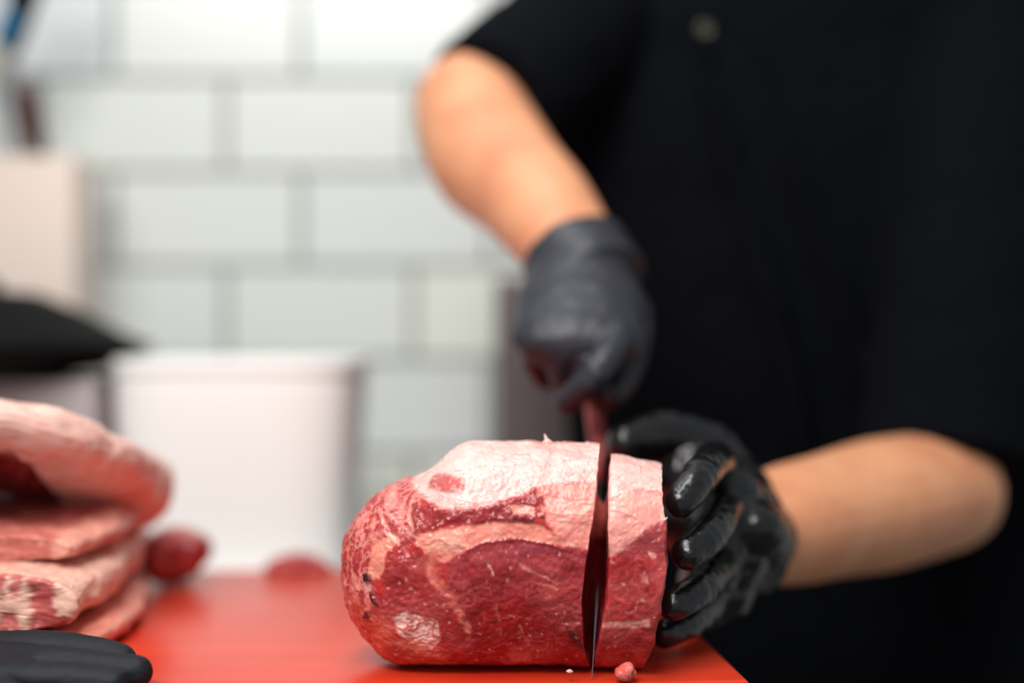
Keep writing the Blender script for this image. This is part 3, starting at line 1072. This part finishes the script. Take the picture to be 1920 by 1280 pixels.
# ------------------------------------------------------------------ meat pile at the left
def slab_paint(fat, lean, dark, seed, facing=None):
    def f(V, _):
        A = Paint(V, V[:, 0] * 3000, V[:, 2] * 3000, seed, 10)
        A.fill(lean)
        A.blend(sstep(-.2, .4, fbm(V, 45, 3, seed)), dark, 0, .6)
        zlo, zhi = V[:, 2].min(), V[:, 2].max()
        u = facing(V)
        A.blend(sstep(-.15, .15, u + .22 * fbm(V, 50, 3, seed + 4)), fat, .8)
        A.blend(sstep(.5, .8, ridge(V, 60, seed + 9)) * sstep(-.5, .2, u), fat, .3, .5)
        A.blend(sstep(.82, .97, ridge(V, 120, seed + 19, (.5, .5, 1.6))), (222, 128, 116), .1, .5)
        A.blend(sstep(.6, .72, fbm(V, 300, 2, seed + 29)), (240, 180, 168), .4, .7)
        return A
    return f


def slab(name, path, rad, upv, paint, label, n=220, res=40, expo=3.0, amp=1.6, cat='meat', group=None):
    m_ = MB()
    m_.tube(path, rad, up=upv, n=n, res=res, exp=expo, flat=(True, True))
    V = np.array([tuple(v) for v in m_.v])
    # rounded-off flat ends: subdivide the end faces by a centre fan with rings
    faces = [f for f in m_.f if len(f) == 4]
    vs = V.tolist()
    for end in (0, 1):
        base = 0 if end == 0 else len(V) - n
        ring = V[base:base + n]
        c = ring.mean(0)
        prev = base
        for r in range(1, 24):
            tt = 1 - r / 24
            s0 = len(vs)
            vs += (c + (ring - c) * tt).tolist()
            for k in range(n):
                q = (prev + k, prev + (k + 1) % n, s0 + (k + 1) % n, s0 + k)
                faces.append(tuple(reversed(q)) if end == 0 else q)
            prev = s0
        s0 = len(vs)
        vs.append(c.tolist())
        for k in range(n):
            q = (prev + k, prev + (k + 1) % n, s0)
            faces.append(tuple(reversed(q)) if end == 0 else q)
    o = displace_and_build(name, vs, faces, False, amp, None, paint)
    tag(o, label, cat, group)
    return o


GP = 'beef cuts piled on the left of the board'
FATC = (246, 198, 184)
# bottom slab
zA = BZ + 0.009
slab('beef_cut', [(-.335, .812, zA), (-.335, .90, zA), (-.345, 1.0, zA), (-.36, 1.08, zA)], [(.095, .0085), (.097, .009), (.085, .009), (.075, .008)], (0, 0, 1),
     slab_paint((226, 138, 118), (190, 84, 74), (170, 60, 56), 1.5, lambda V: (V[:, 0] + .27) * 20),
     'thin beef cut at the bottom of the left pile', group=GP)
# cut with sharp streaky end, right face fat
zB = BZ + 0.036
slab('beef_cut', [(-.330, .806, zB - .002), (-.330, .88, zB), (-.333, .96, zB + .001), (-.340, 1.06, zB + .002)], [(.082, .0165), (.083, .018), (.077, .018), (.066, .018)], (0, 0, 1),
     slab_paint((232, 184, 164), (200, 104, 98), (172, 58, 62), 11.5, lambda V: np.where(V[:, 1] < .815, fbm(V * np.array([3, 1, .8]), 60, 3, 5) * 2 - .25, (V[:, 0] + .30) * 20)),
     'beef cut with streaky red and white end facing the camera, low in the left pile', group=GP)
# third
zC = BZ + 0.0655
slab('beef_cut', [(-.335, .845, zC - .005), (-.330, .90, zC - .004), (-.325, .98, zC), (-.318, 1.07, zC + .007)], [(.075, .0075), (.078, .0085), (.072, .0125), (.062, .018)], (0, 0, 1),
     slab_paint((224, 158, 140), (200, 116, 104), (180, 84, 78), 21.5, lambda V: (V[:, 0] + .272) * 30),
     'middle beef cut of the left pile, just under the dark hollow', group=GP)
# top folded piece; its lower lean is painted darker to hold the hollow's shade
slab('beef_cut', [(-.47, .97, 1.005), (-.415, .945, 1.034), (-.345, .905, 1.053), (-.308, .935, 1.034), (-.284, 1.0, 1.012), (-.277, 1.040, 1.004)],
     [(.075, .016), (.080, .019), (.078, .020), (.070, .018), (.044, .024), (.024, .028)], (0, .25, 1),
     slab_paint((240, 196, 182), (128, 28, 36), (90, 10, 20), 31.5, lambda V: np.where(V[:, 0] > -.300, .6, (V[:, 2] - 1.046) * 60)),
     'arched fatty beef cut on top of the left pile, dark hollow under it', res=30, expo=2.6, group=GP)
# scraps further back
slab('beef_chunk', [P(278, 1054, 1.075), P(295, 1049, 1.075), P(335, 1045, 1.08), P(362, 1049, 1.08), P(378, 1060, 1.08)], [(.010, .010), (.024, .019), (.026, .021), (.022, .018), (.008, .008)], (0, 0, 1),
     slab_paint((226, 130, 120), (176, 46, 46), (150, 26, 30), 41.5, lambda V: (V[:, 2] - .967) * 60), 'small dark red beef chunk behind the left pile', n=60, res=20, expo=2.4, group='beef scraps at the back of the board')
slab('beef_chunk', [P(498, 1068, 1.125), P(525, 1064, 1.128), P(565, 1060, 1.135), P(600, 1066, 1.13), P(622, 1070, 1.13)], [(.006, .002), (.018, .0062), (.020, .0088), (.012, .005), (.004, .002)], (0, 0, 1),
     slab_paint((226, 120, 108), (176, 46, 46), (150, 26, 30), 51.5, lambda V: (V[:, 2] - .95) * 60), 'flat red beef scrap lying in front of the white tub', n=60, res=20, expo=2.4, group='beef scraps at the back of the board')
# crumbs near the slice
slab('beef_crumb', [P(1160, 1264, .760), P(1166, 1262, .762), P(1178, 1258, .764), P(1190, 1262, .764)], [(.001, .001), (.0045, .0038), (.0050, .0048), (.0012, .0012)], (0, 0, 1),
     slab_paint((240, 130, 120), (226, 96, 92), (210, 80, 76), 61.5, lambda V: V[:, 0] * 0 - .1), 'pink beef crumb on the board before the slice', n=40, res=10, expo=2.2, amp=.9)
slab('beef_crumb', [P(1062, 1258, .764), P(1068, 1258, .764), P(1074, 1259, .764)], [(.0004, .0004), (.0014, .001), (.0004, .0003)], (0, 0, 1),
     slab_paint((246, 190, 180), (230, 120, 110), (210, 90, 86), 66.5, lambda V: V[:, 0] * 0 + .3), 'tiny pale crumb on the board before the roast', n=24, res=6, expo=2.2, amp=.15)

# ------------------------------------------------------------------ glove at the lower left
mb = MB()
zg = BZ + 0.011
mb.tube([(-.40, .742, zg), (-.330, .748, zg + .002), (-.285, .752, zg + .001), (-.255, .752, zg - .001)], [(.045, .010), (.046, .012), (.040, .011), (.030, .010)])
for pts, rad in (
    ([(-.30, .770, zg + .004), (-.262, .775, zg + .0045), (-.228, .774, zg + .002), (-.212, .772, zg - .001)], [.0105, .0105, .0095, .0085]),
    ([(-.29, .750, zg - .001), (-.250, .752, zg + .001), (-.215, .752, zg - .001), (-.198, .751, zg - .0025)], [.0105, .0105, .0095, .0085]),
    ([(-.30, .730, zg - .002), (-.255, .728, zg - .001), (-.215, .728, zg - .002), (-.205, .727, zg - .003)], [.010, .010, .009, .008]),
    ([(-.32, .712, zg - .002), (-.28, .708, zg - .002), (-.25, .706, zg - .003)], [.009, .009, .0075]),
    ([(-.35, .78, zg), (-.325, .792, zg - .002), (-.30, .793, zg - .003)], [.010, .009, .0075])):
    mb.tube(pts, rad, n=18)
gl = mb.build('glove', M_glove_dry)
remesh(gl, 0.0013, 4)
wrinkle(gl, 'dry_glove_folds', 0.015, 0.0020)
tag(gl, 'matt black glove at the bottom left corner, fingers pointing right', 'glove')

# thin torn strands of fat standing off the cut meat
mb = MB()
mb.tube([P(1026, 832, .806), P(1024, 822, .806), P(1021, 814, .806)], [.0015, .0009, .0003], up=(0, 1, 0), n=10)
mb.tube([P(1019, 829, .806), P(1026, 827, .806), P(1034, 829, .806)], [.0006, .0016, .0006], up=(0, 1, 0), n=10)
M_strand = mat('fat_strand', (246, 206, 196), 0.4, sss=.3)
mb.build('fat_strand', M_strand, roast)
mb = MB()
mb.tube([P(1241, 978, .764), P(1247, 974, .763), P(1251, 970, .762)], [.0010, .0007, .0003], up=(0, 1, 0), n=10)
mb.build('fat_strand', M_strand, sli)
